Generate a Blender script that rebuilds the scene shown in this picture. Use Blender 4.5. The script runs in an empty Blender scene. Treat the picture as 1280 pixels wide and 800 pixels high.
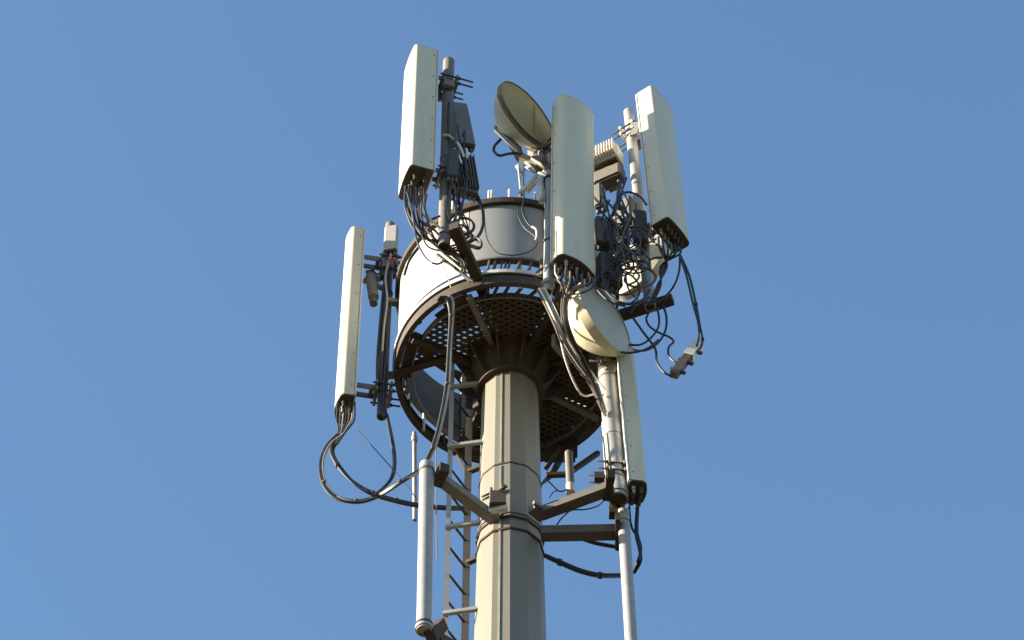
import bpy, bmesh, math, random
from mathutils import Vector, Matrix
R = math.radians
random.seed(7)
scn = bpy.context.scene
COL = scn.collection

# ------------------------------------------------------------------ camera, sky, sun
FPX = 4140.0                    # focal length in photo pixels (1280 wide)
ELEV = R(55.0)                  # elevation at which the camera sees the platform ring
PITCH = ELEV + math.atan(67 / FPX)
ZR = 31.3                       # height of the platform ring's lower edge
DIST = 36.3
FW = Vector((0, math.cos(PITCH), math.sin(PITCH)))
UP = Vector((0, -math.sin(PITCH), math.cos(PITCH)))
CAM = Vector((0.02, -DIST * math.cos(ELEV), ZR - DIST * math.sin(ELEV)))
cd = bpy.data.cameras.new('camera'); cam = bpy.data.objects.new('camera', cd); COL.objects.link(cam)
cd.sensor_width = 36; cd.lens = FPX / 1280 * 36; cd.clip_end = 20000; cd.clip_start = 0.1
cam.location = CAM; cam.rotation_euler = (R(90) + PITCH, 0, 0)
scn.camera = cam

SUN_AZ = R(-84.5)                 # measured from the direction towards the camera, minus is left
SUN_EL = R(18)
S = Vector((math.sin(SUN_AZ) * math.cos(SUN_EL), -math.cos(SUN_AZ) * math.cos(SUN_EL), math.sin(SUN_EL)))
w = bpy.data.worlds.new('World'); scn.world = w; w.use_nodes = True
nt = w.node_tree; nt.nodes.clear()
sky = nt.nodes.new('ShaderNodeTexSky'); sky.sky_type = 'NISHITA'; sky.sun_disc = False
sky.sun_elevation = SUN_EL; sky.sun_rotation = math.atan2(S.x, S.y)
sky.altitude = 100; sky.air_density = 1.4; sky.dust_density = 0.45; sky.ozone_density = 4.1
bg = nt.nodes.new('ShaderNodeBackground'); bg.inputs[1].default_value = 0.08
wo = nt.nodes.new('ShaderNodeOutputWorld')
nt.links.new(sky.outputs[0], bg.inputs[0]); nt.links.new(bg.outputs[0], wo.inputs[0])
ld = bpy.data.lights.new('sun', 'SUN'); ld.energy = 5.0; ld.angle = R(0.5); ld.color = (1.0, 0.89, 0.70)
sun = bpy.data.objects.new('sun', ld); COL.objects.link(sun)
sun.location = (0, 0, 60); sun.rotation_euler = S.to_track_quat('Z', 'Y').to_euler()
scn.view_settings.view_transform = 'Standard'; scn.view_settings.look = 'None'
scn.view_settings.exposure = 1.78; scn.view_settings.gamma = 1

# ------------------------------------------------------------------ helpers: photo pixel + real depth -> point in the place
def ray(px, py):
    return FW + Vector(((px - 640) / FPX, 0, 0)) + UP * ((400 - py) / FPX)
def atY(px, py, Y):
    d = ray(px, py); return CAM + d * ((Y - CAM.y) / d.y)
def atZ(px, py, z):
    d = ray(px, py); return CAM + d * ((ZR + z - CAM.z) / d.z)
def W(x, y, z): return Vector((x, y, ZR + z))
def az(a): return Vector((math.sin(R(a)), -math.cos(R(a)), 0))     # 0 faces the camera, plus is right

KR = 1.0
class MB:
    def __init__(s): s.v = []; s.f = []; s.M = Matrix.Identity(4); s.sm = []
    def add(s, vs, fs, smooth=False):
        n = len(s.v); s.v += [s.M @ Vector(v) for v in vs]
        s.f += [tuple(i + n for i in f) for f in fs]; s.sm += [smooth] * len(fs); return s
    def box(s, c, d, rot=None, bev=0.0):
        c = Vector(c); hx, hy, hz = d[0] / 2, d[1] / 2, d[2] / 2
        b = min(bev, hx * .9, hy * .9)
        if b > 0:
            ring = []
            for (x, y, ax) in ((hx, hy, 0), (-hx, hy, 1), (-hx, -hy, 2), (hx, -hy, 3)):
                sx, sy = (1 if x > 0 else -1), (1 if y > 0 else -1)
                p1 = (x, y - sy * b); p2 = (x - sx * b, y)
                ring += [p1, p2] if ax in (0, 2) else [p2, p1]
        else:
            ring = [(hx, hy), (-hx, hy), (-hx, -hy), (hx, -hy)]
        n = len(ring)
        vs = [Vector((x, y, -hz)) for x, y in ring] + [Vector((x, y, hz)) for x, y in ring]
        if rot is not None: vs = [rot @ v for v in vs]
        vs = [v + c for v in vs]
        fs = [tuple(range(n - 1, -1, -1)), tuple(range(n, 2 * n))] + [(i, (i + 1) % n, n + (i + 1) % n, n + i) for i in range(n)]
        return s.add(vs, fs)
    def bar(s, p0, p1, wd, ht, up=Vector((0, 0, 1))):
        p0, p1 = Vector(p0), Vector(p1); d = (p1 - p0); L = d.length; d.normalize()
        sd = d.cross(up)
        if sd.length < 1e-4: sd = Vector((1, 0, 0))
        sd.normalize(); u = sd.cross(d)
        rot = Matrix((sd, d, u)).transposed()
        return s.box((p0 + p1) / 2, (wd, L, ht), rot)
    def cyl(s, p0, p1, r0, r1=None, n=16, cap=True, smooth=True, hollow=0.0):
        p0, p1 = Vector(p0), Vector(p1); r1 = r0 if r1 is None else r1
        d = (p1 - p0).normalized(); a = d.orthogonal().normalized(); b = d.cross(a)
        cs = [(math.cos(2 * math.pi * i / n), math.sin(2 * math.pi * i / n)) for i in range(n)]
        o0 = [p0 + (a * c + b * e) * r0 for c, e in cs]; o1 = [p1 + (a * c + b * e) * r1 for c, e in cs]
        s.add(o0 + o1, [(i, (i + 1) % n, n + (i + 1) % n, n + i) for i in range(n)], smooth)
        if hollow > 0:
            for (p, o, r, sg) in ((p0, o0, r0, 1), (p1, o1, r1, -1)):
                inn = [p + (a * c + b * e) * (r - hollow) for c, e in cs]
                dp = [q + d * sg * min(.3, (p1 - p0).length * .4) for q in inn]
                s.add(list(o) + inn, [(i, n + i, n + (i + 1) % n, (i + 1) % n)[::sg] for i in range(n)])
                s.add(inn + dp, [(i, n + i, n + (i + 1) % n, (i + 1) % n)[::sg] for i in range(n)], smooth)
                s.add(dp, [tuple(range(n))[::-sg]])
        elif cap:
            s.add(o0, [tuple(range(n - 1, -1, -1))]); s.add(o1, [tuple(range(n))])
        return s
    def tube(s, pts, r, n=7, smooth_path=True, sub=6):
        pts = [Vector(p) for p in pts]
        if smooth_path and len(pts) > 2:
            q = [pts[0] * 2 - pts[1]] + pts + [pts[-1] * 2 - pts[-2]]; out = []
            for i in range(1, len(q) - 2):
                a, b, c, d = q[i - 1:i + 3]
                for k in range(sub):
                    t = k / sub
                    out.append(.5 * ((2 * b) + (c - a) * t + (2 * a - 5 * b + 4 * c - d) * t * t + (3 * b - a - 3 * c + d) * t ** 3))
            pts = out + [pts[-1]]
        P = [pts[0]]
        for p in pts[1:]:
            if (p - P[-1]).length > 1e-4: P.append(p)
        pts = P
        T = [(pts[min(i + 1, len(pts) - 1)] - pts[max(i - 1, 0)]).normalized() for i in range(len(pts))]
        a = T[0].orthogonal().normalized(); vs = []
        for p, t in zip(pts, T):
            a = (a - t * a.dot(t)).normalized(); b = t.cross(a)
            for k in range(n):
                an = 2 * math.pi * k / n; vs.append(p + (a * math.cos(an) + b * math.sin(an)) * r)
        fs = [(i * n + k, i * n + (k + 1) % n, (i + 1) * n + (k + 1) % n, (i + 1) * n + k) for i in range(len(pts) - 1) for k in range(n)]
        s.add(vs, fs, True)
        m = (len(pts) - 1) * n
        s.add(vs[:n], [tuple(range(n - 1, -1, -1))]); s.add(vs[m:], [tuple(range(n))])
        return s
    def ringband(s, c, prof, a0=0.0, a1=360.0, n=96, smooth=True):
        """revolve a closed (r, z) profile about the vertical axis through c"""
        prof = [(r * KR, z) for r, z in prof]; c = Vector(c); m = len(prof); full = abs(a1 - a0) >= 359.9
        k = n if full else n + 1
        vs = []
        for i in range(k):
            an = R(a0 + (a1 - a0) * i / n)
            for r, z in prof: vs.append(c + Vector((math.sin(an) * r, -math.cos(an) * r, z)))
        fs = []
        for i in range(n):
            j = (i + 1) % k
            for q in range(m):
                fs.append((i * m + q, j * m + q, j * m + (q + 1) % m, i * m + (q + 1) % m))
        s.add(vs, fs)
        if smooth: pass
        if not full:
            s.add(vs[:m], [tuple(range(m))]); s.add(vs[-m:], [tuple(range(m - 1, -1, -1))])
        return s
    def lathe(s, prof, n=48, smooth=True):
        """revolve an open (r, y) profile about the local Y axis"""
        m = len(prof)
        vs = [(math.cos(2 * math.pi * i / n) * r, y, math.sin(2 * math.pi * i / n) * r) for i in range(n) for r, y in prof]
        fs = [(i * m + q, i * m + q + 1, ((i + 1) % n) * m + q + 1, ((i + 1) % n) * m + q) for i in range(n) for q in range(m - 1)]
        return s.add(vs, fs, smooth)
    def prism(s, prof, z0, z1, smooth=False, caps=(True, True)):
        n = len(prof)
        vs = [(x, y, z0) for x, y in prof] + [(x, y, z1) for x, y in prof]
        s.add(vs, [(i, (i + 1) % n, n + (i + 1) % n, n + i) for i in range(n)], smooth)
        if caps[0]: s.add(vs[:n], [tuple(range(n - 1, -1, -1))])
        if caps[1]: s.add(vs[n:], [tuple(range(n))])
        return s
    def build(s, name, mat, parent=None, label=None, kind=None):
        base = Vector(parent['_b']) if parent is not None else (sum(s.v, Vector()) / len(s.v))
        me = bpy.data.meshes.new(name)
        me.from_pydata([v - base for v in s.v], [], s.f)
        me.polygons.foreach_set('use_smooth', s.sm)
        bm = bmesh.new(); bm.from_mesh(me)
        bmesh.ops.remove_doubles(bm, verts=bm.verts, dist=1e-5)
        bmesh.ops.recalc_face_normals(bm, faces=bm.faces)
        for e in bm.edges:
            if len(e.link_faces) == 2 and e.calc_face_angle(0) > R(35): e.smooth = False
        bm.to_mesh(me); bm.free()
        me.materials.append(mat)
        o = bpy.data.objects.new(name, me); COL.objects.link(o)
        if parent is not None: o.parent = parent
        else: o.location = base
        o['_b'] = base[:]
        if label: o['label'] = label
        if kind: o['kind'] = kind
        return o

def thing(name, label, cat, loc, group=None):
    o = bpy.data.objects.new(name, None); COL.objects.link(o)
    o.location = loc; o['_b'] = Vector(loc)[:]; o['label'] = label; o['category'] = cat
    o.empty_display_size = .1
    if group: o['group'] = group
    return o
def tag(o, label, cat, group=None):
    o['label'] = label; o['category'] = cat
    if group: o['group'] = group
    return o

# ------------------------------------------------------------------ materials
def mat(name, col, rough=.6, metal=0.0, col2=None, scale=6.0, amt=.5, bump=0.0, streak=False, spec=.4, stain=None, stain_amt=.3):
    m = bpy.data.materials.new(name); m.use_nodes = True
    n = m.node_tree.nodes; l = m.node_tree.links; b = n['Principled BSDF']
    b.inputs['Roughness'].default_value = rough; b.inputs['Metallic'].default_value = metal
    b.inputs['Specular IOR Level'].default_value = spec
    col2 = col2 or tuple(c * .75 for c in col)
    tc = n.new('ShaderNodeTexCoord'); mp = n.new('ShaderNodeMapping')
    if streak: mp.inputs['Scale'].default_value = (1, 1, .12)
    l.new(tc.outputs['Object'], mp.inputs[0])
    tx = n.new('ShaderNodeTexNoise'); tx.inputs['Scale'].default_value = scale; tx.inputs['Detail'].default_value = 6
    tx.inputs['Roughness'].default_value = .62
    l.new(mp.outputs[0], tx.inputs['Vector'])
    rp = n.new('ShaderNodeValToRGB'); rp.color_ramp.elements[0].position = .5 - amt * .4; rp.color_ramp.elements[1].position = .5 + amt * .4
    rp.color_ramp.elements[0].color = (*col2, 1); rp.color_ramp.elements[1].color = (*col, 1)
    l.new(tx.outputs['Fac'], rp.inputs[0])
    out = rp.outputs[0]
    if stain:
        t2 = n.new('ShaderNodeTexNoise'); t2.inputs['Scale'].default_value = scale * .45; t2.inputs['Detail'].default_value = 8
        t2.inputs['Roughness'].default_value = .7
        l.new(mp.outputs[0], t2.inputs['Vector'])
        r2 = n.new('ShaderNodeValToRGB'); r2.color_ramp.elements[0].position = .56; r2.color_ramp.elements[1].position = .74
        r2.color_ramp.elements[0].color = (0, 0, 0, 1); r2.color_ramp.elements[1].color = (stain_amt,) * 3 + (1,)
        l.new(t2.outputs['Fac'], r2.inputs[0])
        mx = n.new('ShaderNodeMix'); mx.data_type = 'RGBA'
        l.new(r2.outputs[0], mx.inputs[0]); l.new(out, mx.inputs[6]); mx.inputs[7].default_value = (*stain, 1)
        out = mx.outputs[2]
    l.new(out, b.inputs['Base Color'])
    if bump > 0:
        t3 = n.new('ShaderNodeTexNoise'); t3.inputs['Scale'].default_value = scale * 6; t3.inputs['Detail'].default_value = 4
        l.new(tc.outputs['Object'], t3.inputs['Vector'])
        bp = n.new('ShaderNodeBump'); bp.inputs['Strength'].default_value = bump; bp.inputs['Distance'].default_value = .01
        l.new(t3.outputs['Fac'], bp.inputs['Height']); l.new(bp.outputs[0], b.inputs['Normal'])
    return m
M = {
 'radome': mat('radome_plastic', (.68, .63, .485), .45, 0, (.54, .495, .38), 3, .9, .05, True, .4, (.30, .25, .17), .5),
 'cap': mat('end_cap_plastic', (.10, .075, .06), .7, 0, (.055, .042, .035), 9, .8, .15),
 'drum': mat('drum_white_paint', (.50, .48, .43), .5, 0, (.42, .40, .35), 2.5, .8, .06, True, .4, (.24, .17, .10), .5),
 'galv': mat('galvanised_steel', (.40, .39, .37), .5, .25, (.28, .27, .255), 12, .8, .08, False, .5, (.20, .15, .11), .5),
 'galvd': mat('weathered_dark_steel', (.20, .18, .16), .6, .15, (.13, .115, .10), 10, .8, .1, False, .4, (.14, .08, .045), .5),
 'galvb': mat('old_brown_grey_steel', (.13, .115, .105), .6, .1, (.09, .08, .07), 9, .8, .1, False, .35, (.10, .06, .035), .5),
 'rust2': mat('stained_ring_steel', (.10, .08, .065), .7, .05, (.045, .034, .027), 5, .95, .15, False, .3, (.16, .085, .045), .6),
 'drumshade': mat('drum_paint_shaded', (.29, .30, .305), .5, 0, (.24, .25, .255), 2.5, .8, .06, True, .4, (.22, .18, .13), .5),  # drum paint darkened and blued to hold the shade on the front panels
 'rust': mat('brown_primed_steel', (.075, .055, .042), .75, 0, (.045, .034, .027), 8, .8, .15, False, .25, (.11, .055, .03), .5),
 'mast': mat('mast_grey_paint', (.22, .207, .17), .5, .15, (.165, .152, .12), 2.6, .9, .08, True, .45, (.12, .095, .065), .6),
 'seam': mat('seam_strip_metal', (.30, .28, .24), .6, 0, (.22, .20, .17), 8),
 'black': mat('black_cable_rubber', (.018, .018, .022), .5, 0, (.012, .012, .015), 12, .6, 0, False, .5),
 'grey': mat('grey_cable_jacket', (.42, .38, .32), .55, 0, (.30, .26, .21), 12),
 'white': mat('white_cable_jacket', (.74, .70, .60), .5, 0, (.6, .56, .47), 12),
 'brown': mat('brown_cable_jacket', (.13, .095, .075), .6, 0, (.08, .06, .05), 12),
 'red': mat('red_plastic', (.45, .06, .05), .5, 0, (.32, .05, .04), 12),
 'rru': mat('radio_unit_grey', (.42, .41, .38), .5, 0, (.35, .34, .31), 5, .7, .04, False, .4, (.24, .20, .16), .4),
 'rrud': mat('dark_radio_unit', (.085, .08, .075), .6, 0, (.055, .05, .048), 6),
 'rrud2': mat('mid_grey_unit', (.19, .18, .165), .55, 0, (.14, .13, .12), 6, .8, .05, False, .4, (.10, .07, .05), .4),  # mid grey casing colour, also used on the left arm
 'rruw': mat('pale_radio_unit', (.68, .64, .54), .5, 0, (.57, .53, .45), 5, .7, .04, False, .4, (.35, .29, .2), .35),
 'lining': mat('grey_inner_lining', (.13, .12, .11), .7, 0, (.09, .083, .076), 4),
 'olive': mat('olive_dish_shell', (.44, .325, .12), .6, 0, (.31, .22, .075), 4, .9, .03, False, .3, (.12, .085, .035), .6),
 'rimgrey': mat('shadowed_rim_metal', (.22, .17, .09), .6, 0, (.15, .11, .06), 6),  # rim colour darkened to stand for the shadow along the dish edge
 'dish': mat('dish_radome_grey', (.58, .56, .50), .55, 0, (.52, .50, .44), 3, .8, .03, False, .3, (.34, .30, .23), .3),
 'shell': mat('dish_shell_cream', (.60, .55, .41), .5, 0, (.52, .47, .34), 4, .8, .05, False, .4, (.30, .22, .12), .4),
 'alu': mat('bright_aluminium', (.72, .69, .62), .4, .2, (.58, .55, .49), 10),
 'ground': mat('dry_grass_ground', (.095, .074, .044), .95, 0, (.055, .048, .028), .08, .9, 0, False, .1),
}

# ------------------------------------------------------------------ ground
g = MB(); n = 24; L = 6000
gv = [(-L + 2 * L * i / n, -L + 2 * L * j / n, 0) for j in range(n + 1) for i in range(n + 1)]
g.add(gv, [(j * (n + 1) + i, j * (n + 1) + i + 1, (j + 1) * (n + 1) + i + 1, (j + 1) * (n + 1) + i) for j in range(n) for i in range(n)])
g.build('ground', M['ground'], kind='structure')

# ------------------------------------------------------------------ mast
mast = thing('monopole_mast', 'tall faceted grey steel monopole carrying the round antenna platform', 'mast', (0, 0, 0))
ZT = -.36
def mr(z): return .305 + .0125 * (ZT - z)
def poly12(r): return [(math.sin(R(30 * i)) * r, -math.cos(R(30 * i)) * r) for i in range(12)]
b = MB(); zb = -ZR
p0, p1 = poly12(mr(zb)), poly12(mr(ZT))
zs = [zb, -20, -10, -4.6, ZT]
for i in range(len(zs) - 1):
    a, c = poly12(mr(zs[i])), poly12(mr(zs[i + 1]))
    b.add([W(x, y, zs[i]) for x, y in a] + [W(x, y, zs[i + 1]) for x, y in c], [(k, (k + 1) % 12, 12 + (k + 1) % 12, 12 + k) for k in range(12)])
b.add([W(x, y, ZT) for x, y in p1], [tuple(range(12))])
b.build('shaft', M['mast'], mast)
# welded seam strip on the facet left of centre
b = MB()
def facet(z, t):      # point on the facet between corners 0 and 11 (t=0 centre corner)
    q = poly12(mr(z)); return W(q[0][0] * (1 - t) + q[11][0] * t, q[0][1] * (1 - t) + q[11][1] * t, z)
nrm = az(-15)
for (z0, z1) in ((-12, -2.1), (-2.06, ZT)):
    b.bar(facet(z0, .60) + nrm * .004, facet(z1, .60) + nrm * .004, .022, .012, nrm)
b.build('seam_strip', M['seam'], mast)
# flared head under the platform, gussets
b = MB(); h = [W(x, y, ZT) for x, y in poly12(.34)] + [W(x, y, -.02) for x, y in poly12(.5)]
b.add(h, [(k, (k + 1) % 12, 12 + (k + 1) % 12, 12 + k) for k in range(12)] + [tuple(range(12, 24))])
b.ringband(W(0, 0, 0), [(.30, ZT - .03), (.37, ZT - .03), (.37, ZT), (.30, ZT)], n=36)
b.build('head_flange', M['rust'], mast)
for a in range(15, 375, 30):
    q = MB(); d = az(a); t = Vector((-d.y, d.x, 0)) * .008
    pts = [W(0, 0, 0) + d * .36 + Vector((0, 0, ZT + .005)), W(0, 0, 0) + d * .47 + Vector((0, 0, ZT + .06)), W(0, 0, 0) + d * .62 + Vector((0, 0, -.03)), W(0, 0, 0) + d * .46 + Vector((0, 0, -.03))]
    q.add([p + t for p in pts] + [p - t for p in pts], [(0, 1, 2, 3), (7, 6, 5, 4)] + [(i, 4 + i, 4 + (i + 1) % 4, (i + 1) % 4) for i in range(4)])
    q.build('gusset', M['rust'], mast)
# straps
def strap(z, hgt, th, m):
    r = mr(z); o = poly12(r + th); i = poly12(r - .01); v = []
    for zz in (z, z + hgt):
        v += [W(x, y, zz) for x, y in o] + [W(x, y, zz) for x, y in i]
    f = []
    for k in range(12):
        j = (k + 1) % 12
        f += [(k, j, 24 + j, 24 + k), (k, 12 + k, 12 + j, j), (24 + k, 24 + j, 36 + j, 36 + k)]
    q = MB().add(v, f); q.build('strap', m, mast)
strap(-2.08, .022, .006, M['rust']); strap(-3.02, .03, .014, M['rust']); strap(-3.22, .03, .014, M['rust'])
strap(-2.94, .02, .012, M['galvd'])

# ------------------------------------------------------------------ platform with its drum
plat = thing('drum_platform', 'round service platform with white drum screen on top of the mast', 'platform', W(0, 0, 0))
O = W(-.035, 0, 0); KR = 1.03
MB().ringband(O, [(1.14, -.05), (1.195, -.05), (1.195, .10), (1.18, .10), (1.18, -.035), (1.14, -.035)]).build('floor_ring', M['rust2'], plat)
MB().ringband(O, [(1.0, -.06), (1.016, -.06), (1.016, .03), (1.0, .03)]).build('inner_ring', M['galvd'], plat)
MB().ringband(O, [(1.15, .117), (1.205, .117), (1.205, .135), (1.15, .135)]).build('bottom_flange', M['rust'], plat)
MB().ringband(O, [(1.207, .115), (1.222, .115), (1.222, .175), (1.207, .175)]).build('flange_lip', M['alu'], plat)
ZS0, ZS1 = .46, 1.52
for i in range(8):
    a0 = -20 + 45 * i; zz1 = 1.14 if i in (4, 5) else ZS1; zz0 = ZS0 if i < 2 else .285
    MB().ringband(O, [(1.178, zz0), (1.19, zz0), (1.19, zz1), (1.178, zz1)], a0 + .25, a0 + 44.75, 24).build('screen_panel', M['drumshade' if i < 2 else 'drum'], plat)
    MB().ringband(O, [(1.17, zz0 + .01), (1.176, zz0 + .01), (1.176, zz1 - .01), (1.17, zz1 - .01)], a0 + .25, a0 + 44.75, 24).build('lining', M['lining'], plat)
MB().ringband(O, [(1.15, ZS1 + .002), (1.235, ZS1 + .002), (1.235, ZS1 + .10), (1.21, ZS1 + .10), (1.21, ZS1 + .03), (1.15, ZS1 + .03)]).build('top_rim', M['rust'], plat)
MB().ringband(O, [(1.12, ZS0 - .03), (1.20, ZS0 - .03), (1.20, ZS0 - .002), (1.12, ZS0 - .002)], -21, 71, 24).build('screen_rail', M['galvd'], plat)
for k in range(24):
    d = az(7 + 15 * k) * KR
    q = MB(); q.bar(O + d * 1.14 + Vector((0, 0, -.06)), O + d * 1.14 + Vector((0, 0, (ZS0 if -20 < (7 + 15 * k) < 70 else .285) - .032)), .035, .02, d); q.build('post', M['rust' if k % 3 else 'alu'], plat)
# screen inner stiffeners
for k in range(8):
    d = az(25 + 45 * k) * KR
    MB().bar(O + d * 1.16 + Vector((0, 0, ZS0)), O + d * 1.16 + Vector((0, 0, ZS1)), .05, .03, d).build('stiffener', M['galvd'], plat)
# spokes
SPK = [-21, -64, 30, 72, 119, 160, -150]
for a in SPK:
    d = az(a) * KR
    MB().bar(O + d * .40 + Vector((0, 0, -.03)), O + d * 1.11 + Vector((0, 0, -.075)), .06, .07).build('spoke', M['rust' if a not in (-21, 119) else 'galvd'], plat)
# expanded metal floor, open where the ladder comes up
def in_floor(x, y):
    r = math.hypot(x, y)
    if not .42 < r < 1.0 * 1.03: return False
    a = math.degrees(math.atan2(x, -y))
    edge = -.06 - .32 * (x + 1.2) if x < -.64 else -.24 + .41 * (x + .64)
    return not (a < -60 and a > -150 and y > edge)
gr = MB(); pitch = .062; st = .012
for ang in (28, 152):
    u = Vector((math.cos(R(ang)), math.sin(R(ang)), 0)); v = Vector((-u.y, u.x, 0))
    for i in range(-20, 21):
        run = None
        for k in range(-100, 102):
            p = v * (i * pitch) + u * (k * st)
            ok = in_floor(p.x, p.y) and k < 101
            if ok and run is None: run = p
            if not ok and run is not None:
                e = p - u * st
                if (e - run).length > .02:
                    zz = -.02 if ang < 90 else -.0195
                    gr.bar(O + run + Vector((0, 0, zz)), O + e + Vector((0, 0, zz)), .032, .012 if ang < 90 else .010)
                run = None
gr.build('floor_grating', M['rust'], plat, kind='stuff')
# solid cover plates on the grating
def sector(name, a0, a1, r0, r1, z, m):
    MB().ringband(O, [(r0, z), (r1, z), (r1, z + .012), (r0, z + .012)], a0, a1, 14).build(name, m, plat)
sector('cover_plate', -18, 27, .42, .97, .012, M['rust'])
sector('cover_plate', 33, 69, .42, .95, .012, M['rust'])
sector('cover_plate', 75, 117, .42, 1.02, .012, M['rust'])
sector('cover_plate', 122, 158, .42, .98, .012, M['rust'])
sector('cover_plate', 163, 208, .42, 1.0, .012, M['rust'])
sector('cover_plate', -60, -24, .42, .60, .012, M['rust'])
sector('cover_plate', -46, -24, .72, 1.06, .012, M['rust'])
# cover plates closing the gap between grating and ring, except at the near left and front
for (a0, a1) in ((-92, -60), (-37, -22), (26, 66), (68, 110), (112, 155), (157, 205)):
    MB().ringband(O, [(1.02, -.03), (1.12, -.03), (1.12, -.02), (1.02, -.02)], a0, a1, 14).build('edge_plate', M['rust'], plat)
for a in (-14, -9, -3, 4, 12, 19):
    MB().bar(O + az(a) * 1.03 + Vector((0, 0, -.03)), O + az(a + 4) * 1.16 + Vector((0, 0, -.03)), .03, .03).build('edge_strut', M['rust'], plat)
KR = 1.0
# hatch frame
for (a, c) in ((W(-1.25, -.05, -.05), W(-.66, -.25, -.05)), (W(-.655, -.25, -.05), W(-.40, -.14, -.05)), (W(-.34, .50, -.05), W(-.52, 1.02, -.05))):
    MB().bar(a, c, .07, .07).build('hatch_frame', M['rust'], plat)
# outrigger arms that carry the mounting pipes
e1 = atZ(567, 282, .10); s1 = atZ(606, 368, .10)
MB().bar(s1, e1, .11, .12).build('outrigger', M['rust'], plat)
e3 = atZ(841, 374, .12); s3 = atZ(742, 405, .12)
MB().bar(s3, e3, .10, .10).build('outrigger', M['rust'], plat)
for (x0, y0, x1, y1, z) in ((474, 471, 497, 468, .05), (483, 376, 508, 381, 1.25)):
    MB().bar(atZ(x0, y0, z), atZ(x1, y1, z), .07, .06).build('outrigger', M['galvd'], plat)
# threaded studs and clips on the rim
for a in (-9.5, -8.2, 1.2, 15, -30, 24):
    d = az(a); MB().cyl(O + d * 1.222 + Vector((0, 0, ZS1 + .05)), O + d * 1.222 + Vector((0, 0, ZS1 + .33)), .015, n=8).build('stud', M['alu'], plat)
# shallow pale plate added to stand for a sunlit patch on the drum
MB().ringband(O, [(1.1905, .70), (1.197, .70), (1.197, 1.18), (1.1905, 1.18)], -12.5, -.5, 10).build('sunlit_patch', M['drum'], plat)
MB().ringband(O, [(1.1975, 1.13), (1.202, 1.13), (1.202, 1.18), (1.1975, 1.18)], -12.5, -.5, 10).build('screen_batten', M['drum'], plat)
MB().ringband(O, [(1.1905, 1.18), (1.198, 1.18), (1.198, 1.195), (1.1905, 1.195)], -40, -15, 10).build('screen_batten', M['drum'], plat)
# dark bracing and junction gear below the far rim
for (x0, y0, Y0, x1, y1, Y1, wd) in ((683, 594, .75, 712, 593, .75, .05), (716, 588, .8, 748, 566, .85, .05), (683, 585, .8, 700, 560, .9, .05), (571, 570, .8, 586, 596, .7, .03)):
    MB().bar(atY(x0, y0, Y0), atY(x1, y1, Y1), wd, wd).build('brace', M['rust'], plat)
q = MB(); q.box(atY(700, 568, .95), (.34, .14, .12)); q.box(atY(716, 560, .95), (.10, .16, .16)); q.build('junction_box', M['rust'], plat)

# ------------------------------------------------------------------ mounting pipes
def pipe(label, p0, p1, r, m='galv', group='mounting pipes around the mast', caps=(), hollow=.012):
    t = thing('mounting_pipe', label, 'pipe', p0, group)
    tb = MB().cyl(p0, p1, r, n=20, hollow=hollow).build('tube', M[m], t)
    d = (p1 - p0).normalized()
    MB().cyl(p0 + d * .035, p0 + d * .045, r - hollow - .001, n=20).build('bore_shade', M['cap'], t)  # dark disc added to stand for the shade inside the open end
    for (f, extra, hh, mm) in caps:
        c = p0 + (p1 - p0) * f
        MB().cyl(c - d * hh / 2, c + d * hh / 2, r + extra, n=20).build('collar', M[mm], tb)
    return t
pp1 = (atY(555, 309, -1.6), atY(561, 77, -1.6))
pipe('steel pipe behind the tall panel at the top left, open end low', *pp1, .068, 'galvd', caps=((.05, .006, .02, 'rust'), (.45, .006, .03, 'galvd')))
pp2 = (atY(685, 365, -1.27), atY(687, 196, -1.27))
pipe('pale steel pipe along the left edge of the middle panel', *pp2, .052, caps=((.05, .02, .05, 'galv'), (.35, .012, .03, 'galvd'), (.82, .012, .04, 'rust')))
pp3 = (atY(813, 384, -.92), atY(786, 140, -.92))
pipe('steel pipe behind the top right panel, leaning slightly', *pp3, .062, caps=((.3, .006, .02, 'rust'),))
pp4 = (atY(477, 521, -.02), atY(488, 281, -.02))
pipe('steel pipe beside the left hand panel, level with the drum', *pp4, .055, 'galvd', caps=((.62, .01, .03, 'rust'),))
pp5 = (atY(773, 625, -.52), atY(757, 440, -.52))
pipe('thick pale pipe hanging below the lower dish, open lower end', *pp5, .098, caps=((.035, .014, .06, 'galv'), (.12, .008, .012, 'galvd'), (.4, .004, .01, 'galvd'), (.80, .006, .018, 'galvd'), (.85, .006, .018, 'rust')))

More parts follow.
